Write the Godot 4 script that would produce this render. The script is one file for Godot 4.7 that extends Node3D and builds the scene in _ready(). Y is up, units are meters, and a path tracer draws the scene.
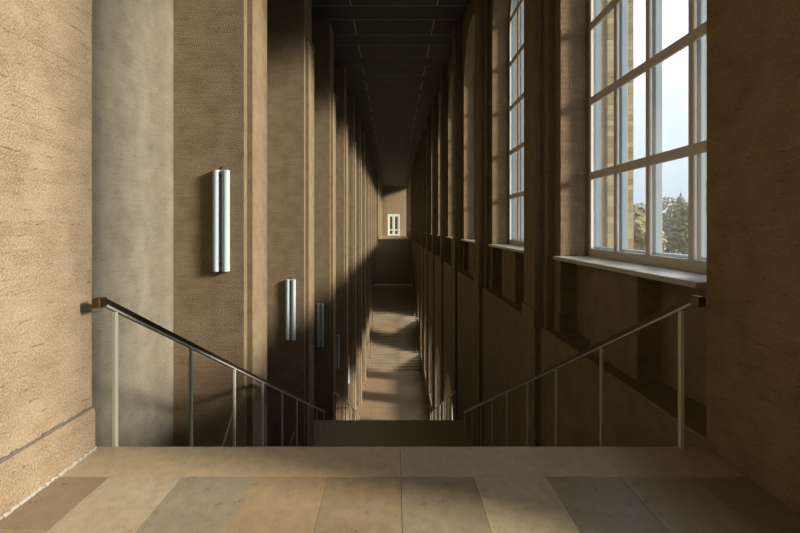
extends Node3D
# A long brick stair hall. Camera at x = 0, z = 0, looking along -z; y = 0 is the upper landing; metres.

const BAY := 5.25
const CEIL := 8.6
const LOW := -10.4
const SLOPE := 0.148 / 0.36
var rng := RandomNumberGenerator.new()
var taken := {}
var M := {}
var textures := {}


# ------------------------------------------------------------------ naming
func numbered(called: String) -> String:
	if not taken.has(called):
		taken[called] = 0
		return called
	taken[called] += 1
	return "%s_%03d" % [called, taken[called]]


func thing(called: String, label: String, category: String, at := Vector3.ZERO, group := "") -> Node3D:
	var o := Node3D.new()
	o.name = numbered(called)
	add_child(o)
	o.position = at
	o.set_meta("label", label)
	o.set_meta("category", category)
	if group:
		o.set_meta("group", group)
	return o


func setting(called: String, label: String, category: String, at := Vector3.ZERO, group := "") -> Node3D:
	var o := thing(called, label, category, at, group)
	o.set_meta("kind", "structure")
	return o


func put(called: String, m: Mesh, mat: Material, parent: Node3D, at := Vector3.ZERO) -> MeshInstance3D:
	var o := MeshInstance3D.new()
	o.name = called
	o.mesh = m
	o.material_override = mat
	o.position = at
	parent.add_child(o, true)
	return o


# ------------------------------------------------------------------ shapes
func mb() -> SurfaceTool:
	var st := SurfaceTool.new()
	st.begin(Mesh.PRIMITIVE_TRIANGLES)
	st.set_smooth_group(-1)
	return st


func done(st: SurfaceTool) -> ArrayMesh:
	st.generate_normals()
	return st.commit()


func quad(st: SurfaceTool, a: Vector3, b: Vector3, c: Vector3, d: Vector3) -> void:
	# a b c d clockwise seen from the front
	for v in [a, b, c, a, c, d]:
		st.add_vertex(v)


func hexa(st: SurfaceTool, p: Array) -> void:
	# p: 0-3 bottom ring, 4-7 top ring, counter-clockwise seen from above
	quad(st, p[4], p[7], p[6], p[5])
	quad(st, p[0], p[1], p[2], p[3])
	for i in 4:
		var j := (i + 1) % 4
		quad(st, p[i], p[i + 4], p[j + 4], p[j])


func box(st: SurfaceTool, lo: Vector3, hi: Vector3) -> void:
	var a := Vector3(minf(lo.x, hi.x), minf(lo.y, hi.y), minf(lo.z, hi.z))
	var b := Vector3(maxf(lo.x, hi.x), maxf(lo.y, hi.y), maxf(lo.z, hi.z))
	hexa(st, [Vector3(a.x, a.y, b.z), Vector3(b.x, a.y, b.z), Vector3(b.x, a.y, a.z), Vector3(a.x, a.y, a.z),
		Vector3(a.x, b.y, b.z), Vector3(b.x, b.y, b.z), Vector3(b.x, b.y, a.z), Vector3(a.x, b.y, a.z)])


func box_mesh(lo: Vector3, hi: Vector3) -> ArrayMesh:
	var st := mb()
	box(st, lo, hi)
	return done(st)


func bevel_box(st: SurfaceTool, lo: Vector3, hi: Vector3, b: float) -> void:
	# a box whose eight corners and twelve edges are cut at 45 degrees
	var c := (lo + hi) * 0.5
	var h := (hi - lo) * 0.5
	var p := func(sx: float, sy: float, sz: float, axis: int) -> Vector3:
		var v := Vector3(sx * (h.x - b), sy * (h.y - b), sz * (h.z - b))
		v[axis] += b * [sx, sy, sz][axis]
		return c + v
	var face := func(pts: Array) -> void:
		# orient outward from c
		var n: Vector3 = (pts[1] - pts[0]).cross(pts[2] - pts[0])
		var mid := Vector3.ZERO
		for q in pts:
			mid += q
		mid /= pts.size()
		if n.dot(mid - c) > 0.0:
			pts.reverse()
		for k in range(1, pts.size() - 1):
			st.add_vertex(pts[0])
			st.add_vertex(pts[k])
			st.add_vertex(pts[k + 1])
	for s in [-1.0, 1.0]:
		face.call([p.call(s, -1, -1, 0), p.call(s, 1, -1, 0), p.call(s, 1, 1, 0), p.call(s, -1, 1, 0)])
		face.call([p.call(-1, s, -1, 1), p.call(1, s, -1, 1), p.call(1, s, 1, 1), p.call(-1, s, 1, 1)])
		face.call([p.call(-1, -1, s, 2), p.call(1, -1, s, 2), p.call(1, 1, s, 2), p.call(-1, 1, s, 2)])
		for t in [-1.0, 1.0]:
			face.call([p.call(s, t, -1, 0), p.call(s, t, 1, 0), p.call(s, t, 1, 1), p.call(s, t, -1, 1)])
			face.call([p.call(s, -1, t, 0), p.call(s, 1, t, 0), p.call(s, 1, t, 2), p.call(s, -1, t, 2)])
			face.call([p.call(-1, s, t, 1), p.call(1, s, t, 1), p.call(1, s, t, 2), p.call(-1, s, t, 2)])
			for u in [-1.0, 1.0]:
				face.call([p.call(s, t, u, 0), p.call(s, t, u, 1), p.call(s, t, u, 2)])


func bevel_mesh(lo: Vector3, hi: Vector3, b: float) -> ArrayMesh:
	var st := mb()
	bevel_box(st, lo, hi, b)
	return done(st)


func bar(st: SurfaceTool, a: Vector3, b: Vector3, w: float, h: float) -> void:
	# rectangular bar from a to b, w wide across x, h high measured vertically (cut plumb at both ends)
	var r := []
	for q in [a, b]:
		r.append([q + Vector3(-w / 2, -h / 2, 0), q + Vector3(w / 2, -h / 2, 0), q + Vector3(w / 2, h / 2, 0), q + Vector3(-w / 2, h / 2, 0)])
	# a is nearer (greater z)
	hexa(st, [r[0][0], r[0][1], r[1][1], r[1][0], r[0][3], r[0][2], r[1][2], r[1][3]])


func tube(st: SurfaceTool, a: Vector3, b: Vector3, r0: float, r1: float, n := 10) -> void:
	var d := (b - a).normalized()
	var u := d.cross(Vector3.UP if absf(d.y) < 0.9 else Vector3.RIGHT).normalized()
	var v := d.cross(u)
	for i in n:
		var p := u * cos(TAU * i / n) + v * sin(TAU * i / n)
		var q := u * cos(TAU * (i + 1) / n) + v * sin(TAU * (i + 1) / n)
		quad(st, a + p * r0, a + q * r0, b + q * r1, b + p * r1)
		for e in [[b, r1, 1], [a, r0, -1]]:
			if e[1] > 0.0:
				st.add_vertex(e[0])
				st.add_vertex(e[0] + (p if e[2] > 0 else q) * e[1])
				st.add_vertex(e[0] + (q if e[2] > 0 else p) * e[1])


func lathe(profile: PackedVector2Array, n := 24) -> ArrayMesh:
	var st := SurfaceTool.new()
	st.begin(Mesh.PRIMITIVE_TRIANGLES)
	for i in n:
		var a := TAU * i / n
		var b := TAU * (i + 1) / n
		for k in profile.size() - 1:
			var p := profile[k]
			var q := profile[k + 1]
			quad(st, Vector3(p.x * cos(b), p.y, p.x * sin(b)), Vector3(q.x * cos(b), q.y, q.x * sin(b)), Vector3(q.x * cos(a), q.y, q.x * sin(a)), Vector3(p.x * cos(a), p.y, p.x * sin(a)))
	return done(st)


func extrude_x(st: SurfaceTool, poly: PackedVector2Array, x0: float, x1: float) -> void:
	# poly in (z, y), extruded from x0 to x1
	var p := poly
	if Geometry2D.is_polygon_clockwise(p):
		p = p.duplicate()
		p.reverse()
	var idx := Geometry2D.triangulate_polygon(p)
	for i in range(0, idx.size(), 3):
		var t := [p[idx[i]], p[idx[i + 1]], p[idx[i + 2]]]
		if (t[1] - t[0]).cross(t[2] - t[0]) < 0.0:
			t.reverse()
		for k in [0, 1, 2]:
			st.add_vertex(Vector3(x0, t[2 - k].y, t[2 - k].x) if true else Vector3.ZERO)
		for k in [0, 1, 2]:
			st.add_vertex(Vector3(x1, t[k].y, t[k].x))
	for i in p.size():
		var a := p[i]
		var b := p[(i + 1) % p.size()]
		quad(st, Vector3(x0, a.y, a.x), Vector3(x0, b.y, b.x), Vector3(x1, b.y, b.x), Vector3(x1, a.y, a.x))


func arch_outline(hw: float, y0: float, ys: float, n := 28) -> PackedVector2Array:
	# (z, y), z from -hw to hw about the window's middle
	var p := PackedVector2Array([Vector2(-hw, y0), Vector2(hw, y0)])
	for i in n + 1:
		var a := PI * i / n
		p.append(Vector2(hw * cos(a), ys + hw * sin(a)))
	return p


func arch_ring(st: SurfaceTool, hw: float, y0: float, ys: float, w: float, wb: float, x0: float, x1: float, zc: float, n := 28) -> void:
	# an arched frame: width w at the sides and over the arch, wb along the bottom
	var o := arch_outline(hw, y0, ys, n)
	var i_ := arch_outline(hw - w, y0 + wb, ys, n)
	var c := o.size()
	for k in c:
		var l := (k + 1) % c
		var a := Vector3(0, o[k].y, o[k].x + zc)
		var b := Vector3(0, o[l].y, o[l].x + zc)
		var e := Vector3(0, i_[l].y, i_[l].x + zc)
		var d := Vector3(0, i_[k].y, i_[k].x + zc)
		var lo := Vector3(x0, 0, 0)
		var hi := Vector3(x1, 0, 0)
		quad(st, a + lo, d + lo, e + lo, b + lo)
		quad(st, a + hi, b + hi, e + hi, d + hi)
		quad(st, a + lo, b + lo, b + hi, a + hi)
		quad(st, d + lo, d + hi, e + hi, e + lo)


# ------------------------------------------------------------------ textures and materials
func noise(kind: int, freq: float, sd: int, oct := 4) -> FastNoiseLite:
	var f := FastNoiseLite.new()
	f.noise_type = kind
	f.frequency = freq
	f.seed = sd
	f.fractal_octaves = oct
	return f


func grey(f: FastNoiseLite, w: int, h: int, size: int) -> PackedByteArray:
	var im := f.get_seamless_image(w, h)
	im.convert(Image.FORMAT_L8)
	im.resize(size, size, Image.INTERPOLATE_CUBIC)
	return im.get_data()


func tex(im: Image) -> ImageTexture:
	return ImageTexture.create_from_image(im)


func plaster_textures(size: int) -> void:
	# lime slurry brushed thinly over brickwork: thirty courses to a tile show through as broken streaks
	var streak := grey(noise(FastNoiseLite.TYPE_SIMPLEX_SMOOTH, 0.03, 3, 3), 128, 1024, size)
	var blot := grey(noise(FastNoiseLite.TYPE_SIMPLEX_SMOOTH, 0.006, 5, 4), size, size, size)
	var fine := grey(noise(FastNoiseLite.TYPE_SIMPLEX, 0.11, 7, 4), size, size, size)
	var here := grey(noise(FastNoiseLite.TYPE_SIMPLEX_SMOOTH, 0.014, 9, 3), size, size, size)
	var wave := grey(noise(FastNoiseLite.TYPE_SIMPLEX_SMOOTH, 0.010, 13, 2), size, size, size)
	var col := Image.create(size, size, false, Image.FORMAT_RGB8)
	var hgt := Image.create(size, size, false, Image.FORMAT_L8)
	var light := Color(1.0, 0.985, 0.96)
	var mid := Color(0.92, 0.89, 0.845)
	var dark := Color(0.76, 0.71, 0.65)
	for y in size:
		for x in size:
			var k := y * size + x
			var c := streak[k] / 255.0 - 0.5
			var b := blot[k] / 255.0 - 0.5
			var f := fine[k] / 255.0 - 0.5
			var m := clampf((here[k] / 255.0 - 0.42) * 3.5, 0, 1)
			var row := fposmod(y + (wave[k] / 255.0 - 0.5) * 14.0, size / 30.0) / (size / 30.0)
			var joint := clampf(1.0 - absf(row - 0.5) / 0.09, 0, 1) * m
			var crack := clampf(1.0 - absf(row - 0.5) / 0.07, 0, 1) * clampf((here[k] / 255.0 - 0.60) * 7.0, 0, 1) * clampf(0.5 + c * 4.0, 0, 1)
			var t := clampf(0.54 + b * 0.45 + c * 0.20 + f * 0.85 - joint * 0.14 - crack * 0.6, 0, 1)
			var q := dark.lerp(mid, t * 2.0) if t < 0.5 else mid.lerp(light, t * 2.0 - 1.0)
			col.set_pixel(x, y, q)
			var h := 0.55 + c * 0.25 + f * 0.80 + b * 0.20 - joint * 0.20 - crack * 0.35
			hgt.set_pixel(x, y, Color(h, h, h))
	textures.plaster = tex(col)
	textures.plaster_h = tex(hgt)


func stone_textures(size: int) -> void:
	var blot := grey(noise(FastNoiseLite.TYPE_SIMPLEX_SMOOTH, 0.012, 21, 5), size, size, size)
	var fine := grey(noise(FastNoiseLite.TYPE_SIMPLEX, 0.12, 23, 3), size, size, size)
	var vein := grey(noise(FastNoiseLite.TYPE_SIMPLEX, 0.02, 25, 4), size, size / 3, size)
	var col := Image.create(size, size, false, Image.FORMAT_RGB8)
	var rgh := Image.create(size, size, false, Image.FORMAT_L8)
	for y in size:
		for x in size:
			var k := y * size + x
			var t := clampf(0.78 + (blot[k] / 255.0 - 0.5) * 0.10 + (fine[k] / 255.0 - 0.5) * 0.20 + (vein[k] / 255.0 - 0.5) * 0.05, 0, 1)
			col.set_pixel(x, y, Color(t, t * 0.985, t * 0.96))
			var r := clampf(0.85 + (blot[k] / 255.0 - 0.5) * 0.4 + (fine[k] / 255.0 - 0.5) * 0.2, 0, 1)
			rgh.set_pixel(x, y, Color(r, r, r))
	textures.stone = tex(col)
	textures.stone_r = tex(rgh)


func mat(c: Color, rough := 0.8, metal := 0.0) -> StandardMaterial3D:
	var m := StandardMaterial3D.new()
	m.albedo_color = c
	m.roughness = rough
	m.metallic = metal
	return m


func plaster(c: Color, relief := 1.2, scale := 0.427) -> StandardMaterial3D:
	var m := mat(c, 0.93)
	m.metallic_specular = 0.25
	m.albedo_texture = textures.plaster
	m.heightmap_enabled = true
	m.heightmap_texture = textures.plaster_h
	m.heightmap_scale = relief
	m.uv1_triplanar = true
	m.uv1_world_triplanar = true
	m.uv1_scale = Vector3.ONE * scale
	return m


func stone(c: Color, rough := 0.42, scale := 0.9) -> StandardMaterial3D:
	var m := mat(c, rough)
	m.albedo_texture = textures.stone
	m.roughness_texture = textures.stone_r
	m.uv1_triplanar = true
	m.uv1_world_triplanar = true
	m.uv1_scale = Vector3.ONE * scale
	return m


func materials() -> void:
	plaster_textures(1024)
	stone_textures(768)
	# one brick and slurry throughout; the recessed wall behind the piers is greyed to paint in its skylit shade
	M.wall = plaster(Color(0.53, 0.525, 0.485))
	M.pier = plaster(Color(0.56, 0.51, 0.43))
	M.strip = M.pier
	M.right = M.pier
	M.bricks = []
	for c in [Color(0.605, 0.555, 0.48), Color(0.615, 0.565, 0.49), Color(0.595, 0.545, 0.47), Color(0.61, 0.565, 0.495)]:
		M.bricks.append(plaster(c, 1.1))
	M.mortar = plaster(Color(0.605, 0.555, 0.48), 0.6)
	M.ledge_strip = plaster(Color(0.42, 0.40, 0.38), 0.6)
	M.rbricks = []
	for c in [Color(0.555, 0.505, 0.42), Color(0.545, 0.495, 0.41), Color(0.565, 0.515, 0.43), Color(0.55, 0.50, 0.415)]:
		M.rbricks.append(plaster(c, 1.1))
	M.reveal = []  # the wall brick made lighter: daylight on the reveals put into the colour
	for c in [Color(0.61, 0.54, 0.455), Color(0.595, 0.525, 0.44), Color(0.625, 0.555, 0.47), Color(0.585, 0.515, 0.43)]:
		M.reveal.append(plaster(c, 1.1))
	M.outer_bricks = []
	for c in [Color(0.624, 0.584, 0.480), Color(0.576, 0.528, 0.416), Color(0.656, 0.616, 0.520), Color(0.560, 0.496, 0.376)]:
		M.outer_bricks.append(plaster(c, 1.1))
	M.outer_brick = plaster(Color(0.640, 0.600, 0.496), 0.8)
	M.slabs = []
	for c in [Color(0.689, 0.620, 0.512), Color(0.855, 0.797, 0.684), Color(0.72, 0.69, 0.61), Color(0.787, 0.699, 0.570), Color(0.728, 0.659, 0.541), Color(0.718, 0.669, 0.574), Color(0.855, 0.800, 0.684), Color(0.678, 0.634, 0.543), Color(0.747, 0.689, 0.581), Color(0.689, 0.644, 0.551)]:
		M.slabs.append(stone(c, 0.40))
	M.nosing = stone(Color(0.87, 0.795, 0.665), 0.42)
	M.bed = stone(Color(0.72, 0.66, 0.56), 0.9)
	M.step = stone(Color(0.75, 0.69, 0.58), 0.5)
	M.lower_floor = stone(Color(0.75, 0.66, 0.55), 0.45)
	M.ceiling = []
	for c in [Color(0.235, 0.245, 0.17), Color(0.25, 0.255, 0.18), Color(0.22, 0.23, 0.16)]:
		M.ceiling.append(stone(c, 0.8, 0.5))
	M.ceiling_joint = mat(Color(0.62, 0.60, 0.50), 0.9)
	M.frame = mat(Color(0.78, 0.765, 0.73), 0.5)
	M.outer_frame = mat(Color(0.43, 0.50, 0.54), 0.55)
	M.sill = stone(Color(0.80, 0.80, 0.78), 0.45)
	M.glass = mat(Color(0.9, 0.95, 0.97, 0.06), 0.02)
	M.glass.transparency = BaseMaterial3D.TRANSPARENCY_ALPHA
	M.rail = mat(Color(0.30, 0.25, 0.17), 0.45, 0.85)
	M.rail_end = mat(Color(0.38, 0.31, 0.20), 0.35, 0.85)
	M.steel = mat(Color(0.74, 0.75, 0.72), 0.38, 0.3)
	M.post = mat(Color(0.70, 0.71, 0.64), 0.45)
	M.diffuser = mat(Color(0.66, 0.73, 0.75), 0.6)
	M.backplate = mat(Color(0.66, 0.69, 0.70), 0.5)
	M.dark = mat(Color(0.10, 0.09, 0.08), 0.6)
	M.door = mat(Color(0.80, 0.84, 0.80), 0.45)
	M.glass_dark = mat(Color(0.5, 0.45, 0.35, 0.25), 0.03)
	M.glass_dark.transparency = BaseMaterial3D.TRANSPARENCY_ALPHA
	M.grout = mat(Color(0.60, 0.58, 0.53), 0.9)
	M.lawn = mat(Color(0.17, 0.20, 0.10), 0.95)
	M.leaf = []  # foliage lightened towards grey-olive, distance haze painted into the colour
	for c in [Color(0.36, 0.38, 0.27), Color(0.41, 0.41, 0.30), Color(0.47, 0.43, 0.29), Color(0.34, 0.37, 0.28)]:
		M.leaf.append(mat(c, 0.8))
	M.bark = mat(Color(0.20, 0.16, 0.12), 0.9)
	M.dome = mat(Color(0.34, 0.42, 0.42), 0.6)
	M.tower = mat(Color(0.416, 0.368, 0.288), 0.85)
	M.pale = mat(Color(0.558, 0.540, 0.486), 0.85)


# ------------------------------------------------------------------ where the stairs are
func floor_at(d: float) -> float:
	# nosing line at depth d in front of the camera
	if d < 3.62: return 0.0
	if d < 14.78: return -(d - 3.62) * SLOPE
	if d < 16.8: return -4.588
	if d < 29.76: return -4.588 - (d - 16.8) * SLOPE
	if d < 42.4: return -9.916
	if d < 55.36: return -9.916 + (d - 42.4) * SLOPE
	if d < 57.4: return -4.588
	if d < 68.56: return -4.588 + (d - 57.4) * SLOPE
	return 0.0


func _ready() -> void:
	rng.seed = 11
	# ---- camera
	var cam := Camera3D.new()
	cam.name = "camera"
	cam.projection = Camera3D.PROJECTION_FRUSTUM
	cam.near = 0.05
	cam.far = 2000.0
	cam.size = 0.05 * 533.0 / 533.0
	cam.frustum_offset = Vector2(6.0, -39.5) / 533.0 * 0.05
	cam.position = Vector3(0, 1.5, 0)
	add_child(cam)
	# ---- sky
	var env := Environment.new()
	env.background_mode = Environment.BG_SKY
	env.tonemap_mode = Environment.TONE_MAPPER_LINEAR
	env.tonemap_exposure = 1.0
	env.sdfgi_enabled = true
	env.ssao_enabled = true
	env.ssil_enabled = true
	var sm := ProceduralSkyMaterial.new()
	sm.sky_top_color = Color(0.95, 0.975, 1.0)
	sm.sky_horizon_color = Color(0.51, 0.565, 0.605)
	sm.sky_curve = 0.6
	sm.ground_bottom_color = Color(0.30, 0.30, 0.26)
	sm.ground_horizon_color = Color(0.50, 0.52, 0.50)
	var cloud := NoiseTexture2D.new()
	cloud.width = 1024
	cloud.height = 512
	cloud.seamless = true
	cloud.noise = noise(FastNoiseLite.TYPE_SIMPLEX_SMOOTH, 0.006, 41, 6)
	var ramp := Gradient.new()
	ramp.offsets = PackedFloat32Array([0.35, 0.75])
	ramp.colors = PackedColorArray([Color(0, 0, 0, 0), Color(0.34, 0.34, 0.34, 1)])
	cloud.color_ramp = ramp
	sm.sky_cover = cloud
	sm.energy_multiplier = 3.3
	var sky := Sky.new()
	sky.sky_material = sm
	env.sky = sky
	var we := WorldEnvironment.new()
	we.name = "environment"
	we.environment = env
	add_child(we)
	# ---- sun behind thin cloud, low, from behind the camera on the window side
	var sun := DirectionalLight3D.new()
	sun.name = "sun"
	sun.light_color = Color(1.0, 0.952, 0.89)
	sun.light_energy = 4.0
	sun.light_angular_distance = 12.0
	sun.sky_mode = DirectionalLight3D.SKY_MODE_LIGHT_ONLY
	sun.shadow_enabled = true
	add_child(sun)
	sun.look_at_from_position(Vector3.ZERO, Vector3(-3.2, -1.20, -1.0))

	materials()
	build_floor()
	build_stairs()
	build_left()
	build_right()
	build_ceiling()
	build_ends()
	build_windows()
	build_railings()
	build_lamps()
	build_outdoors()


# ------------------------------------------------------------------ floors
func build_floor() -> void:
	var fl := setting("floor", "upper landing of pale limestone slabs at the head of the stairs", "floor")
	put("bed", box_mesh(Vector3(-2.1, -0.5, 9.0), Vector3(2.2, -0.03, -3.58)), M.bed, fl)
	# the row along the edge, two long slabs
	put("nosing_slab", bevel_mesh(Vector3(-2.05, -0.06, -3.64), Vector3(0.039, 0, -3.202), 0.001), M.nosing, fl)
	put("nosing_slab", bevel_mesh(Vector3(0.042, -0.06, -3.64), Vector3(2.12, 0, -3.202), 0.001), stone(Color(0.86, 0.79, 0.675), 0.42), fl)
	# slabs running away from the edge
	var first := 0.041 - 0.438 * 5.0
	for i in 11:
		var x0 := maxf(first + 0.438 * i + 0.001, -2.05)
		var x1 := minf(first + 0.438 * (i + 1) - 0.001, 2.12)
		if x1 - x0 < 0.05:
			continue
		var z := -3.2
		var k := 0
		while z < 8.9:
			var l := 0.55 if (k == 0 and i == 0) else (0.78 + 0.21 * ((i * 7 + k * 3) % 4))
			var e := minf(z + l, 8.95)
			put("slab", bevel_mesh(Vector3(x0, -0.05, z + 0.001), Vector3(x1, rng.randf_range(-0.0008, 0.0008), e - 0.001), 0.0008), M.slabs[(i + k * 4) % M.slabs.size()], fl)
			z = e
			k += 1
	# a thin bead of mortar where the left wall meets the slabs
	var st := mb()
	for i in 60:
		var z0 := -3.62 + i * 0.03
		var w := 0.010 + 0.012 * absf(sin(i * 2.3) * cos(i * 0.7))
		var h := 0.006 + 0.010 * absf(sin(i * 1.7 + 1.0))
		hexa(st, [Vector3(-2.024, 0, z0 + 0.03), Vector3(-2.024 + w, 0, z0 + 0.03), Vector3(-2.024 + w * 0.9, 0, z0), Vector3(-2.024, 0, z0),
			Vector3(-2.024, h, z0 + 0.03), Vector3(-2.024 + w * 0.3, h, z0 + 0.03), Vector3(-2.024 + w * 0.3, h * 0.9, z0), Vector3(-2.024, h * 0.9, z0)])
	put("mortar_bead", done(st), M.grout, fl)


func build_stairs() -> void:
	var xl := -3.25
	var xr := 2.3
	var step_shape := bevel_mesh(Vector3(xl, -0.20, -0.19), Vector3(xr, 0, 0.19), 0.006)
	var s1 := setting("stairs", "long stone stairs running down from the limestone landing and up again opposite", "stairs")
	var add := func(d: float, y: float) -> void:
		put("step", step_shape, M.step, s1, Vector3(0, y, -d - 0.18))
	for i in range(1, 31):
		add.call(3.62 + 0.36 * (i - 1), -0.148 * i)
	for i in range(1, 36):
		add.call(16.8 + 0.36 * (i - 1), -4.588 - 0.148 * i)
	for i in range(1, 36):
		add.call(42.4 + 0.36 * (i - 1), -9.916 + 0.148 * i)
	for i in range(1, 31):
		add.call(57.4 + 0.36 * (i - 1), -4.588 + 0.148 * i)
	# half-way landings and the floor between the two stairs, laid with large slabs
	for r in [[14.42, 16.8, -4.588, 1.19, "landing_slab", M.step], [55.0, 57.4, -4.588, 1.2, "landing_slab", M.step], [29.40, 42.4, -9.916, 1.115, "floor_slab", M.lower_floor]]:
		var n := int(round((r[1] - r[0]) / r[3]))
		var cell: float = (r[1] - r[0]) / n
		var m := bevel_mesh(Vector3(-0.462, -0.2, -cell / 2 + 0.003), Vector3(0.4595, 0, cell / 2 - 0.003), 0.004)
		for i in n:
			for j in 6:
				put(r[4], m, r[5], s1, Vector3(xl + 0.4625 + 0.925 * j, r[2], -(r[0] + cell * (i + 0.5))))
	# far upper landing
	for i in 9:
		for j in 4:
			put("landing_slab", bevel_mesh(Vector3(-0.52, -0.2, -1.45), Vector3(0.52, 0, 1.45), 0.004), M.nosing, s1, Vector3(-1.53 + 1.045 * j, 0, -(68.2 + 1.45 + 2.91 * i)))
	# the body of masonry under the steps
	var st := mb()
	var ds := [3.6, 14.78, 16.85, 29.76, 42.45, 55.36, 57.45, 68.56, 94.0]
	for i in ds.size() - 1:
		var a: float = ds[i]
		var b: float = ds[i + 1]
		var ya := floor_at(a) - 0.24
		var yb := floor_at(b) - 0.24
		hexa(st, [Vector3(xl, LOW - 0.4, -a), Vector3(xr, LOW - 0.4, -a), Vector3(xr, LOW - 0.4, -b), Vector3(xl, LOW - 0.4, -b), Vector3(xl, ya, -a), Vector3(xr, ya, -a), Vector3(xr, yb, -b), Vector3(xl, yb, -b)])
	put("substructure", done(st), M.bed, s1)


# ------------------------------------------------------------------ walls
func brickwork(parent: Node3D, xface: float, inward: float, y0: float, y1: float, d0: float, d1: float, mats: Array, skip_y: float, stuff: bool) -> void:
	# courses on a wall that runs along z; bricks sit proud of their bed of slurried mortar
	var shapes := []
	for v in 6:
		var l: float = [0.2468, 0.2468, 0.2468, 0.1208, 0.1208, 0.2468][v]
		var st := mb()
		var e := 0.002
		bevel_box(st, Vector3(-0.05, -0.0385, -l / 2), Vector3(0.05, 0.0385, l / 2), e)
		shapes.append(done(st))
	var all := SurfaceTool.new()
	all.begin(Mesh.PRIMITIVE_TRIANGLES)
	var y := y0
	var row := 0
	while y < y1 - 0.02:
		var z := -d1
		var head := row % 2 == 0
		if head:
			z -= 0.0
		var k := 0
		while z < -d0:
			var short := head and k == 0
			var v: int = (3 + (row % 2)) if short else [0, 1, 2, 5][rng.randi() % 4]
			var l := 0.1208 if v in [3, 4] else 0.2468
			if z + l > -d0 + 0.05:
				break
			var proud := rng.randf_range(-0.0018, 0.0018)
			if rng.randf() < 0.07:
				proud -= 0.004
			var t := Transform3D(Basis.from_euler(Vector3(rng.randf_range(-0.008, 0.008), rng.randf_range(-0.008, 0.008), rng.randf_range(-0.01, 0.01))), Vector3(xface - inward * (0.05 - proud), y + 0.0365, z + l / 2))
			if stuff:
				all.append_from(shapes[v], 0, t)
			else:
				var o := put("brick", shapes[v], mats[rng.randi() % mats.size()], parent)
				o.transform = t
			z += l + 0.0012
			k += 1
		y += 0.078
		if skip_y > 0.0 and y > skip_y and y - 0.078 <= skip_y:
			y += 0.012
		row += 1
	if stuff:
		var o := put("brick_courses", all.commit(), mats[0], parent)
		o.set_meta("kind", "stuff")


func build_left() -> void:
	var w := setting("wall_left", "left wall of slurried brick with deep square piers down the stairs", "wall")
	# landing: solid wall with a low plinth, slurried bricks
	put("backing", box_mesh(Vector3(-3.65, -0.5, 9.0), Vector3(-2.0512, CEIL, -3.617)), M.mortar, w)
	put("plinth", bevel_mesh(Vector3(-2.3, -0.05, -3.62), Vector3(-2.024, 0.275, 8.9), 0.010), M.bricks[0], w)
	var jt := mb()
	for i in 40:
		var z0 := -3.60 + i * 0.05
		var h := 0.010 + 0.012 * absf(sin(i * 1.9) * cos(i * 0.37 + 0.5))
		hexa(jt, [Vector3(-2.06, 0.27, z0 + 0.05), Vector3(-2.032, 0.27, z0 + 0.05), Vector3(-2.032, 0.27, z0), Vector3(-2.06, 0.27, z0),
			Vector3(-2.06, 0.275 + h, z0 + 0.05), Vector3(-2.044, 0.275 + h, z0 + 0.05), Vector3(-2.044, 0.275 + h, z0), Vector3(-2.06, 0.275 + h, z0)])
	put("grey_strip", done(jt), M.ledge_strip, w)  # uneven dark grey strip along the top of the plinth
	brickwork(w, -2.05, 1.0, 0.284, 3.3, 2.3, 3.617, M.bricks, 0.0, false)
	brickwork(w, -2.05, 1.0, 0.284, 3.3, -0.2, 2.2995, M.bricks, 0.0, true)
	brickwork(w, -2.05, 1.0, 3.326, CEIL - 0.1, 1.2, 3.617, M.bricks, 0.0, true)
	# the recessed wall behind the piers, and the far landing's wall
	put("back_wall", box_mesh(Vector3(-3.65, LOW, -3.5), Vector3(-3.25, CEIL, -68.2)), M.wall, w)
	put("far_wall", box_mesh(Vector3(-3.65, LOW, -68.2), Vector3(-2.05, CEIL, -94.4)), M.pier, w)
	# piers: a broad shaft, a narrower strip with set-back edges that ends in a ledge, up to the ceiling
	for k in 12:
		var d := 7.85 + BAY * k
		var p := Node3D.new()
		p.name = "pier"
		w.add_child(p, true)
		p.position = Vector3(0, 0, -d)
		put("shaft", bevel_mesh(Vector3(-3.3, LOW, -1.15), Vector3(-2.2, CEIL + 0.05, 0.0), 0.012), M.pier, p)
		put("strip", bevel_mesh(Vector3(-2.25, LOW, -1.02), Vector3(-2.11, 6.14, -0.13), 0.010), M.strip, p)
		put("ledge", bevel_mesh(Vector3(-2.25, 6.14, -1.05), Vector3(-2.085, 6.20, -0.10), 0.010), M.strip, p)


func spandrel(st: SurfaceTool, hw: float, ys: float, yt: float, x0: float, x1: float, n := 28) -> void:
	for i in n:
		var a := PI * i / n
		var b := PI * (i + 1) / n
		var za := hw * cos(a)
		var zb := hw * cos(b)
		var ya := ys + hw * sin(a)
		var yb := ys + hw * sin(b)
		# za > zb: za is nearer the camera
		hexa(st, [Vector3(x0, ya, za), Vector3(x1, ya, za), Vector3(x1, yb, zb), Vector3(x0, yb, zb), Vector3(x0, yt, za), Vector3(x1, yt, za), Vector3(x1, yt, zb), Vector3(x0, yt, zb)])


const HW := 1.78
const SPRING := 6.1
const SILL := 1.085
const LHW := 1.72
const LSPRING := -6.2


func sill_of(k: int) -> float:
	return 0.56 if k < 0 else SILL


func lower_sill(k: int) -> float:
	return {3: -7.1, 4: -9.0, 5: -9.0, 6: -9.0, 7: -9.0, 8: -7.0}.get(k, 99.0)


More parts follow.
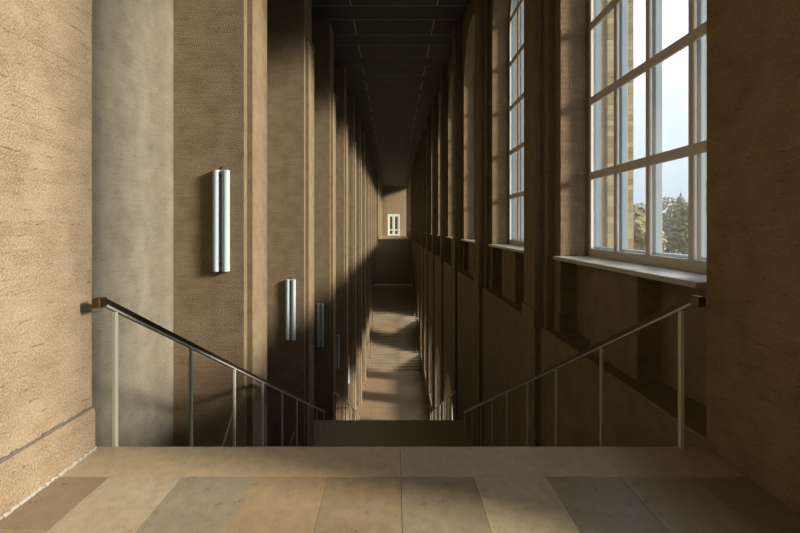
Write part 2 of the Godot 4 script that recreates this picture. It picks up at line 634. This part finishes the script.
func build_right() -> void:
	var w := setting("wall_right", "right wall of dark slurried brick between the tall arched windows", "wall")
	var sp_in := mb()
	spandrel(sp_in, HW, SPRING, CEIL + 0.05, 2.37, 3.4)
	var sp_upper := done(sp_in)
	var sp_l := mb()
	spandrel(sp_l, HW, SPRING, CEIL + 0.05, 2.12, 3.4)
	var sp_landing := done(sp_l)
	var sp_f := mb()
	spandrel(sp_f, HW, SPRING, CEIL + 0.05, 2.12, 2.5)
	var sp_far := done(sp_f)
	var sp_b := mb()
	spandrel(sp_b, LHW, LSPRING, 0.0, 2.2, 2.7)
	var sp_lower := done(sp_b)
	for k in range(-2, 17):
		var c := 5.82 + BAY * k          # depth of the window's middle
		var far := c + HW
		var near := c - HW
		var b := Node3D.new()
		b.name = "bay"
		w.add_child(b, true)
		b.position = Vector3(0, 0, -c)
		var on_landing := k < 0
		var at_far := k >= 12
		var xi := 2.12 if (on_landing or at_far) else 2.37
		var xo := 2.5 if at_far else 3.4
		var half := BAY / 2
		if k >= 0 and not at_far:
			var ln := mb()
			arch_ring(ln, HW + 0.001, SILL - 0.03, SPRING, 0.004, 0.0, 2.374, 3.0, 0.0)
			put("lit_reveal_skin", done(ln), M.reveal[k % 4], b)  # thin added skin, lighter than the wall, painting in light on the reveal
		put("arch", sp_landing if on_landing else (sp_far if at_far else sp_upper), M.right, b)
		if on_landing or at_far:
			put("jamb", box_mesh(Vector3(xi, LOW, -HW), Vector3(xo, CEIL + 0.05, -half)), M.right, b)
			put("jamb", box_mesh(Vector3(xi, LOW, half), Vector3(xo, CEIL + 0.05, HW)), M.right, b)
			put("apron", box_mesh(Vector3(xi, LOW, -HW), Vector3(xo, sill_of(k) - 0.05, HW)), M.right, b)
			continue
		put("jamb", box_mesh(Vector3(2.37, 0.0, -HW), Vector3(3.4, CEIL + 0.05, -half)), M.right, b)
		put("jamb", box_mesh(Vector3(2.37, 0.0, half if k > 0 else 2.2), Vector3(3.4, CEIL + 0.05, HW)), M.right, b)
		# two niches under the sill with a block between them
		put("niche_back", box_mesh(Vector3(2.60, 0.0, -HW), Vector3(3.4, SILL - 0.06, HW)), M.right, b)
		put("niche_block", bevel_mesh(Vector3(2.37, -0.02, -0.62), Vector3(2.65, SILL - 0.06, 0.62), 0.008), M.right, b)
		put("plinth", bevel_mesh(Vector3(2.345, -0.02, -HW - 0.22), Vector3(2.45, 0.28, -HW + 0.02), 0.008), M.right, b)
		# below the ledge
		var lo := lower_sill(k)
		if lo > 0.0:
			put("lower_wall", bevel_mesh(Vector3(2.2, LOW, -half), Vector3(3.4, 0.0, half if k > 0 else 2.2), 0.015), M.right, b)
		else:
			var ll := mb()
			arch_ring(ll, LHW + 0.001, lo - 0.03, LSPRING, 0.004, 0.0, 2.204, 2.69, 0.0)
			put("lit_reveal_skin", done(ll), M.reveal[k % 4], b)  # same lighter skin, light painted onto the lower reveal
			put("lower_arch", sp_lower, M.right, b)
			put("lower_jamb", box_mesh(Vector3(2.2, LOW, -LHW), Vector3(2.7, 0.0, -half)), M.right, b)
			put("lower_jamb", box_mesh(Vector3(2.2, LOW, half), Vector3(2.7, 0.0, LHW)), M.right, b)
			put("lower_apron", box_mesh(Vector3(2.2, LOW, -LHW), Vector3(2.7, lo, LHW)), M.right, b)
			put("cornice", box_mesh(Vector3(2.65, -0.3, -half), Vector3(3.4, 0.0, half)), M.right, b)
		if k < 11:
			# pilaster between this window and the next
			put("pilaster", bevel_mesh(Vector3(2.24, LOW, -HW - 1.22), Vector3(2.5, CEIL + 0.05, -HW - 0.25), 0.010), M.right, b)
			put("pilaster_strip", bevel_mesh(Vector3(2.11, LOW, -HW - 1.07), Vector3(2.35, CEIL + 0.05, -HW - 0.40), 0.010), M.right, b)
			put("pilaster_plinth", bevel_mesh(Vector3(2.085, -0.02, -HW - 1.10), Vector3(2.35, 0.28, -HW - 0.37), 0.008), M.right, b)
	# landing wall beside the head of the stairs: bricks, with one open joint at sill height
	var e := Node3D.new()
	e.name = "landing_pier"
	w.add_child(e, true)
	put("backing", box_mesh(Vector3(2.1212, -0.5, -2.3), Vector3(3.4, CEIL, -3.617)), M.rbricks[1], e)
	brickwork(e, 2.12, -1.0, 0.004, 3.3, 2.35, 3.617, M.rbricks, 1.09, false)
	brickwork(e, 2.12, -1.0, 3.31, CEIL - 0.1, 2.35, 3.617, M.rbricks, 0.0, true)
	# bricks of the first window's far reveal
	var shapes := []
	for l in [0.245, 0.12, 0.12]:
		shapes.append(bevel_mesh(Vector3(-l / 2, -0.0373, -0.05), Vector3(l / 2, 0.0373, 0.05), 0.003))
	var rv := Node3D.new()
	rv.name = "reveal"
	w.add_child(rv, true)
	var y := SILL + 0.02
	var row := 0
	while y < SPRING - 0.05:
		var x := 2.374
		for v in ([0, 1] if row % 2 == 0 else [1, 0]):
			var l: float = [0.245, 0.12, 0.12][v]
			var o := put("brick", shapes[v], M.reveal[rng.randi() % 4], rv, Vector3(x + l / 2, y + 0.035, -(5.82 + HW) + 0.0 - 0.05 + rng.randf_range(0.004, 0.007) + 0.001))
			o.rotation = Vector3(rng.randf_range(-0.01, 0.01), rng.randf_range(-0.012, 0.012), rng.randf_range(-0.006, 0.006))
			x += l + 0.003
		y += 0.0765
		row += 1
	# bricks of the outside reveal of the same window
	y = SILL + 0.02
	row = 0
	while y < SPRING - 0.05:
		var x := 3.03
		for v in ([0, 1] if row % 2 == 0 else [1, 0]):
			var l: float = [0.245, 0.12, 0.12][v]
			var o := put("brick", shapes[v], M.outer_bricks[rng.randi() % 4], rv, Vector3(x + l / 2, y + 0.035, -(5.82 + HW) - 0.022 + rng.randf_range(-0.006, 0.002)))
			o.rotation.y = rng.randf_range(-0.012, 0.012)
			x += l + 0.006
		y += 0.0765
		row += 1
	# pale brick of the outside reveals, past the glass
	for k in range(-2, 6):
		for s in [-1.0, 1.0]:
			put("outer_reveal", box_mesh(Vector3(3.02, SILL, -(5.82 + BAY * k) + s * HW), Vector3(3.41, SPRING, -(5.82 + BAY * k) + s * (HW - 0.012))), M.outer_brick, w)


func build_ceiling() -> void:
	var c := setting("ceiling", "dark panelled ceiling with fine pale joints running the length of the hall", "ceiling")
	put("joint_board", box_mesh(Vector3(-3.7, CEIL + 0.006, 9.4), Vector3(3.45, CEIL + 0.4, -94.8)), M.ceiling_joint, c)
	var g := 0.02
	var wide := bevel_mesh(Vector3(-1.38 + g, 0, -0.75 + g), Vector3(1.38 - g, 0.05, 0.75 - g), 0.004)
	var left := bevel_mesh(Vector3(-3.65, 0, -0.75 + g), Vector3(-1.38 - g, 0.05, 0.75 - g), 0.004)
	var right := bevel_mesh(Vector3(1.38 + g, 0, -0.75 + g), Vector3(3.4, 0.05, 0.75 - g), 0.004)
	var band := bevel_mesh(Vector3(-3.65, 0, -0.5625 + g), Vector3(3.4, 0.05, 0.5625 - g), 0.004)
	var d := -8.0
	while d < 94.0:
		for m in [wide, left, right]:
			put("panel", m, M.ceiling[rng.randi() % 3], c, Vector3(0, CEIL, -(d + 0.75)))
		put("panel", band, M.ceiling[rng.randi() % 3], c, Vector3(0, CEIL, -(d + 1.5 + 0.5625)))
		d += 2.625


func build_ends() -> void:
	var b := setting("wall_back", "brick wall closing the landing behind the stairs' head", "wall")
	put("masonry", box_mesh(Vector3(-3.65, -0.6, 9.0), Vector3(3.4, CEIL, 9.4)), M.pier, b)
	var f := setting("wall_front", "distant end wall with a white double door beyond the opposite stairs", "wall")
	put("masonry", box_mesh(Vector3(-3.65, -0.6, -94.0), Vector3(-1.1, CEIL, -94.4)), M.pier, f)
	put("masonry", box_mesh(Vector3(1.0, -0.6, -94.0), Vector3(3.4, CEIL, -94.4)), M.pier, f)
	put("lintel", box_mesh(Vector3(-1.1, 3.75, -94.0), Vector3(1.0, CEIL, -94.4)), M.pier, f)
	put("vestibule", box_mesh(Vector3(-1.1, -0.6, -96.4), Vector3(1.0, CEIL, -96.6)), M.pier, f)
	put("vestibule", box_mesh(Vector3(-1.4, -0.6, -94.4), Vector3(-1.1, CEIL, -96.6)), M.pier, f)
	put("vestibule", box_mesh(Vector3(1.0, -0.6, -94.4), Vector3(1.3, CEIL, -96.6)), M.pier, f)
	put("vestibule", box_mesh(Vector3(-1.1, 3.75, -94.4), Vector3(1.0, 4.0, -96.6)), M.pier, f)
	put("vestibule", box_mesh(Vector3(-1.1, -0.6, -94.0), Vector3(1.0, 0.0, -96.6)), M.bed, f)
	var dr := setting("door_1", "white double door with dark glass panes at the far end", "door", Vector3(-0.05, 0, -94.02))
	var st := mb()
	for x in [[-1.05, -0.88], [0.88, 1.05]]:
		box(st, Vector3(x[0], 0, -0.1), Vector3(x[1], 3.75, 0.04))
	box(st, Vector3(-0.88, 3.55, -0.1), Vector3(0.88, 3.75, 0.04))
	put("door_frame", done(st), M.door, dr)
	for s in [-1.0, 1.0]:
		var lf := mb()
		for x in [[0.03, 0.21], [0.70, 0.87]]:
			box(lf, Vector3(s * x[0], 0.02, -0.06), Vector3(s * x[1], 3.54, 0.0))
		for y in [[0.02, 0.22], [0.9, 1.08], [3.36, 3.54]]:
			box(lf, Vector3(s * 0.21, y[0], -0.06), Vector3(s * 0.70, y[1], 0.0))
		var leaf := put("leaf", done(lf), M.door, dr)
		put("pane", box_mesh(Vector3(s * 0.21, 0.22, -0.035), Vector3(s * 0.70, 0.9, -0.027)), M.glass_dark, leaf)
		put("pane", box_mesh(Vector3(s * 0.21, 1.08, -0.035), Vector3(s * 0.70, 3.36, -0.027)), M.glass_dark, leaf)


# ------------------------------------------------------------------ windows
func build_windows() -> void:
	var n := 1
	for k in range(-2, 17):
		var at_far := k >= 12
		var xg := 2.36 if at_far else 2.77
		var label := "tall arched white window with small panes, row along the right wall"
		if k == 0:
			label = "tall arched white window beside the head of the stairs, trees beyond"
		elif k == 1:
			label = "tall arched white window after the first pilaster down the stairs"
		elif k < 0:
			label = "tall arched white window lighting the limestone landing"
		var w := setting("window_%d" % n, label, "window", Vector3(0, 0, -(5.82 + BAY * k)), "tall arched windows along the right wall")
		n += 1
		var hw := HW - 0.005
		var sl := sill_of(k)
		var near := k < 4 and k > -2
		var st := mb()
		arch_ring(st, hw, sl, SPRING, 0.10, 0.11, xg, xg + 0.05, 0.0)
		put("frame", done(st), M.frame, w)
		for z in [-0.85, 0.0, 0.85]:
			var top: float = SPRING + sqrt((hw - 0.06) * (hw - 0.06) - z * z)
			put("mullion", bevel_mesh(Vector3(xg - 0.005, sl + 0.10, z - 0.043), Vector3(xg + 0.032, top, z + 0.043), 0.006), M.frame, w)
		var ys := []
		for i in 6:
			var y := 2.22 + 1.055 * i
			if y < SPRING + 1.5:
				ys.append(y)
				var reach: float = hw - 0.06 if y < SPRING else sqrt(maxf((hw - 0.06) * (hw - 0.06) - (y - SPRING) * (y - SPRING), 0.01))
				put("glazing_bar", bevel_mesh(Vector3(xg - 0.004, y - 0.053, -reach), Vector3(xg + 0.032, y + 0.053, reach), 0.006), M.frame, w)
		# panes
		if near:
			var outline := arch_outline(hw - 0.05, sl + 0.1, SPRING)
			var zs := [-1.85, -0.85, 0.0, 0.85, 1.85]
			var yy := [sl] + ys + [8.2]
			for i in 4:
				for j in yy.size() - 1:
					var cell := PackedVector2Array([Vector2(zs[i], yy[j]), Vector2(zs[i + 1], yy[j]), Vector2(zs[i + 1], yy[j + 1]), Vector2(zs[i], yy[j + 1])])
					for poly in Geometry2D.intersect_polygons(outline, cell):
						var g := mb()
						extrude_x(g, poly, xg + 0.012, xg + 0.017)
						put("pane", done(g), M.glass, w)
		else:
			var g := mb()
			extrude_x(g, arch_outline(hw - 0.05, sl + 0.1, SPRING), xg + 0.012, xg + 0.017)
			put("pane", done(g), M.glass, w)
		# the outer sash, upright bars only
		if not at_far:
			var so := mb()
			arch_ring(so, hw, sl, SPRING, 0.11, 0.14, 2.826, 2.91, 0.0)
			put("outer_frame", done(so), M.outer_frame, w)
			for z in [-0.85, 0.0, 0.85]:
				var top: float = SPRING + sqrt((hw - 0.06) * (hw - 0.06) - z * z)
				put("outer_bar", bevel_mesh(Vector3(2.826, sl + 0.1, z - 0.065), Vector3(2.90, top, z + 0.065), 0.005), M.outer_frame, w)
		# stone sill, reaching a little into the hall
		var inner := 2.16 if (k < 0 or at_far) else 2.27
		put("sill", bevel_mesh(Vector3(inner, sl - 0.05, -HW - (0.02 if k >= 0 else 0.0)), Vector3(xg + 0.04, sl, HW + (0.02 if k >= 0 else 0.0)), 0.008), M.sill, w)
		put("outer_sill", box_mesh(Vector3(xg + 0.04, sl - 0.12, -HW), Vector3(2.55 if at_far else 3.45, sl - 0.01, HW)), M.sill, w)
	for k in range(3, 9):
		var lo := lower_sill(k)
		var w := setting("window_%d" % n, "lower arched window at the foot of the right wall", "window", Vector3(0, 0, -(5.82 + BAY * k)), "lower arched windows")
		n += 1
		var hw := LHW - 0.005
		var st := mb()
		arch_ring(st, hw, lo, LSPRING, 0.09, 0.10, 2.52, 2.60, 0.0)
		put("frame", done(st), M.frame, w)
		for z in [-0.57, 0.57]:
			var top: float = LSPRING + sqrt((hw - 0.05) * (hw - 0.05) - z * z)
			put("mullion", box_mesh(Vector3(2.53, lo + 0.05, z - 0.03), Vector3(2.59, top, z + 0.03)), M.frame, w)
		for y in [-8.1, -7.15, -6.2]:
			if y > lo + 0.3:
				put("glazing_bar", box_mesh(Vector3(2.535, y - 0.03, -hw + 0.05), Vector3(2.585, y + 0.03, hw - 0.05)), M.frame, w)
		var g := mb()
		extrude_x(g, arch_outline(hw - 0.05, lo + 0.05, LSPRING), 2.558, 2.563)
		put("pane", done(g), M.glass, w)


# ------------------------------------------------------------------ railings
func railing(x: float, d0: float, d1: float, y0: float, n: int, label: String, knob: bool, struts: Array) -> void:
	# y0: height of the rail's top at depth d0; falls (or rises) with the stairs
	var slope := (floor_at(d1) - floor_at(d0)) / (d1 - d0)
	var r := thing("stair_railing", label, "railing", Vector3(x, floor_at(d0), -d0), "railings along the stairs")
	var o := r.position
	var at := func(d: float, drop: float) -> Vector3:
		return Vector3(x, y0 + slope * (d - d0) - drop, -d) - o
	var st := mb()
	bar(st, at.call(d0 - 0.17 if knob else d0, 0.018), at.call(d1, 0.018), 0.042, 0.036)
	put("handrail", done(st), M.rail, r)
	var fl := mb()
	bar(fl, at.call(d0 - 0.15 if knob else d0, 0.044), at.call(d1, 0.044), 0.032, 0.016)
	put("flat_bar", done(fl), M.steel, r)
	if knob:
		var s := at.call(d0 - 0.17, 0.0) as Vector3
		put("rail_end", bevel_mesh(Vector3(-0.027, s.y - 0.062, s.z - 0.02), Vector3(0.027, s.y + 0.002, s.z + 0.075), 0.005), M.rail_end, r)
	for i in n:
		var d: float = d0 + (d1 - 0.04 - d0) * i / (n - 1)
		var top: Vector3 = at.call(d, 0.050)
		var foot := floor_at(d + 0.02) - 0.30 - o.y
		if absf(floor_at(d + 0.3) - floor_at(d - 0.3)) < 0.01:
			foot = floor_at(d) - o.y
		var ps := bevel_mesh(Vector3(-0.0125, foot, top.z - 0.020), Vector3(0.0125, top.y, top.z + 0.020), 0.002)
		var p := put("post", ps, M.post, r)
		if i in struts:
			var t := mb()
			var side := signf(x)
			tube(t, Vector3(side * 0.01, top.y - 0.50, top.z), Vector3(side * 0.20, foot + 0.14, top.z), 0.009, 0.009, 8)
			put("strut", done(t), M.post, p)


func build_railings() -> void:
	railing(-1.93, 3.69, 14.75, 0.965, 9, "bronze handrail on pale posts down the stairs below the lit left wall", true, [2, 5])
	railing(1.95, 3.62, 14.75, 0.985, 9, "bronze handrail on dark posts down the stairs below the windows", true, [])
	railing(-1.93, 16.9, 29.7, floor_at(16.9) + 0.96, 10, "thin handrail down the second flight by the brick piers", false, [])
	railing(1.95, 16.9, 29.7, floor_at(16.9) + 0.96, 10, "thin handrail down the second flight by the lower arched windows", false, [])
	railing(-1.93, 42.5, 55.3, -9.916 + 0.96, 10, "handrail up the opposite stairs by the brick piers, lower flight", false, [])
	railing(1.95, 42.5, 55.3, -9.916 + 0.96, 10, "handrail up the opposite stairs on the window side, lower flight", false, [])
	railing(-1.93, 57.5, 68.5, -4.588 + 0.98, 9, "handrail up the opposite stairs by the brick piers, upper flight", false, [])
	railing(1.95, 57.5, 68.5, -4.588 + 0.98, 9, "handrail up the opposite stairs on the window side, upper flight", false, [])


# ------------------------------------------------------------------ lamps (switched off)
func half_round(w: float, dep: float, h: float) -> ArrayMesh:
	var pts := PackedVector2Array()
	for i in 13:
		var a := PI * i / 12
		pts.append(Vector2(cos(a) * w / 2, pow(sin(a), 0.7) * dep))
	var st := SurfaceTool.new()
	st.begin(Mesh.PRIMITIVE_TRIANGLES)
	for i in 12:
		var a := pts[i]
		var b := pts[i + 1]
		quad(st, Vector3(b.x, 0, b.y), Vector3(b.x, h, b.y), Vector3(a.x, h, a.y), Vector3(a.x, 0, a.y))
	st.set_smooth_group(-1)
	for i in range(0, 12):
		for e in [[h, 1], [0.0, -1]]:
			var a := Vector3(pts[i].x, e[0], pts[i].y)
			var b := Vector3(pts[i + 1].x, e[0], pts[i + 1].y)
			var c := Vector3(0, e[0], 0)
			for v in ([c, a, b] if e[1] > 0 else [c, b, a]):
				st.add_vertex(v)
	return done(st)


func build_lamps() -> void:
	var tube_shape := half_round(0.104, 0.085, 1.48)
	var plate := bevel_mesh(Vector3(-0.10, 0.01, 0.0), Vector3(0.10, 1.49, 0.035), 0.004)
	var screw := mb()
	tube(screw, Vector3(0, 0, 0.03), Vector3(0, 0, 0.05), 0.013, 0.011, 10)
	var screw_shape := done(screw)
	var cable := mb()
	tube(cable, Vector3(0, 1.48, 0.02), Vector3(0.004, 1.545, 0.004), 0.010, 0.010, 8)
	var cable_shape := done(cable)
	var spots := [[0, 1.60], [1, -0.52], [2, -1.87], [3, -4.00], [4, -6.2]]
	var labels := ["large white twin-tube wall lamp on the first brick pier below the landing", "white twin-tube wall lamp on the second brick pier below the landing", "white twin-tube wall lamp on the third brick pier, small",
		"slim white wall lamp on the fourth brick pier down the stairs", "faint white wall lamp on the fifth brick pier, lowest of all"]
	for s in spots:
		var l := thing("wall_lamp", labels[s[0]], "wall lamp", Vector3(-2.535, s[1] - 0.75, -(7.85 + BAY * s[0])), "twin-tube lamps on the piers")
		put("backplate", plate, M.backplate, l)
		for x in [-0.070, 0.070]:
			put("diffuser_tube", tube_shape, M.diffuser, l, Vector3(x, 0, 0.012))
		for y in [0.11, 1.40]:
			put("screw", screw_shape, M.dark, l, Vector3(0, y, 0))
		put("cable", cable_shape, M.dark, l)


# ------------------------------------------------------------------ outdoors
func build_outdoors() -> void:
	var g := setting("ground", "dark lawn outside the windows", "lawn")
	put("lawn", box_mesh(Vector3(3.5, -10.6, 150.0), Vector3(700.0, -10.1, -1100.0)), M.lawn, g)
	# trees along the park, each a trunk and a crown of leaf clumps
	var list := [
		[43.0, -84.0, 16.4, 7.0, 0, "dark green bushy tree nearest the park path outside"],
		[31.6, -70.0, 14.4, 4.2, 2, "low yellowing autumn tree outside at the edge of the park"],
		[62.0, -104.0, 18.0, 7.0, 3, "deep green tall tree outside below the church dome"],
		[57.0, -86.0, 17.0, 6.0, 1, "olive green tree outside beside the dark bushy tree"],
		[52.5, -114.0, 16.8, 6.0, 2, "tall yellowing autumn tree outside in front of the pale building"],
		[82.0, -128.0, 20.5, 8.5, 0, "broad dark green tree outside, far back in the park"]]
	for t in list:
		tree(Vector3(t[0], -10.1, t[1]), t[2], t[3], t[4], t[5])
	# the pale building between the trees
	var b := thing("pale_building", "pale low building glimpsed between the trees outside", "building", Vector3(68.0, -10.1, -150.0))
	put("body", box_mesh(Vector3(-7, 0, -8), Vector3(5, 11.0, 8)), M.pale, b)
	var rf := mb()
	hexa(rf, [Vector3(-7.4, 11.0, 8.4), Vector3(5.4, 11.0, 8.4), Vector3(5.4, 11.0, -8.4), Vector3(-7.4, 11.0, -8.4), Vector3(-1.5, 13.0, 4), Vector3(-0.5, 13.0, 4), Vector3(-0.5, 13.0, -4), Vector3(-1.5, 13.0, -4)])
	put("roof", done(rf), M.tower, b)
	# church dome on the skyline
	var c := thing("church_dome", "small green church dome above the treetops outside", "church", Vector3(242.0, -16.0, -450.0))
	put("drum", lathe(PackedVector2Array([Vector2(4.6, 0), Vector2(4.6, 36.0), Vector2(3.3, 36.5), Vector2(3.1, 37.2), Vector2(3.1, 39.5), Vector2(3.4, 39.8), Vector2(0, 39.9)])), M.tower, c)
	put("dome", lathe(PackedVector2Array([Vector2(3.3, 39.8), Vector2(3.2, 41.0), Vector2(2.7, 42.3), Vector2(1.7, 43.3), Vector2(0.7, 43.8), Vector2(0, 43.9)])), M.dome, c)
	put("lantern", lathe(PackedVector2Array([Vector2(0.7, 43.7), Vector2(0.7, 45.0), Vector2(0.9, 45.1), Vector2(0.4, 45.9), Vector2(0.1, 46.5), Vector2(0.08, 48.5), Vector2(0, 48.5)])), M.dome, c)


func tree(at: Vector3, h: float, r: float, tone: int, label: String) -> void:
	var t := thing("park_tree", label, "tree", at, "park trees outside the windows")
	var tr := mb()
	tube(tr, Vector3.ZERO, Vector3(0, h * 0.55, 0), r * 0.07, r * 0.04, 8)
	for i in 5:
		var a := TAU * i / 5.0 + rng.randf()
		tube(tr, Vector3(0, h * (0.3 + 0.05 * i), 0), Vector3(cos(a) * r * 0.6, h * (0.55 + 0.06 * i), sin(a) * r * 0.6), r * 0.03, r * 0.01, 6)
	put("trunk", done(tr), M.bark, t)
	var lobes := []
	for i in 16:
		var a := rng.randf() * TAU
		var q := sqrt(rng.randf())
		lobes.append([Vector3(cos(a) * q * r * 0.62, h * rng.randf_range(0.30, 0.80), sin(a) * q * r * 0.62), r * rng.randf_range(0.28, 0.46)])
	lobes.append([Vector3(0, h * 0.84, 0), h * 0.15])
	var st := mb()
	for l in lobes:
		for i in 520:
			var n := Vector3(rng.randfn(), rng.randfn(), rng.randfn()).normalized()
			var p: Vector3 = l[0] + n * l[1] * rng.randf_range(0.75, 1.08)
			var s := rng.randf_range(0.20, 0.38)
			var u := n.cross(Vector3(rng.randfn(), rng.randfn(), rng.randfn())).normalized() * s
			var v := (n + Vector3(rng.randfn(), rng.randfn(), rng.randfn()) * 0.5).cross(u).normalized() * s * 0.6
			st.add_vertex(p - u)
			st.add_vertex(p + v)
			st.add_vertex(p + u)
			st.add_vertex(p - u)
			st.add_vertex(p + u)
			st.add_vertex(p - v)
	put("crown", done(st), M.leaf[tone], t)
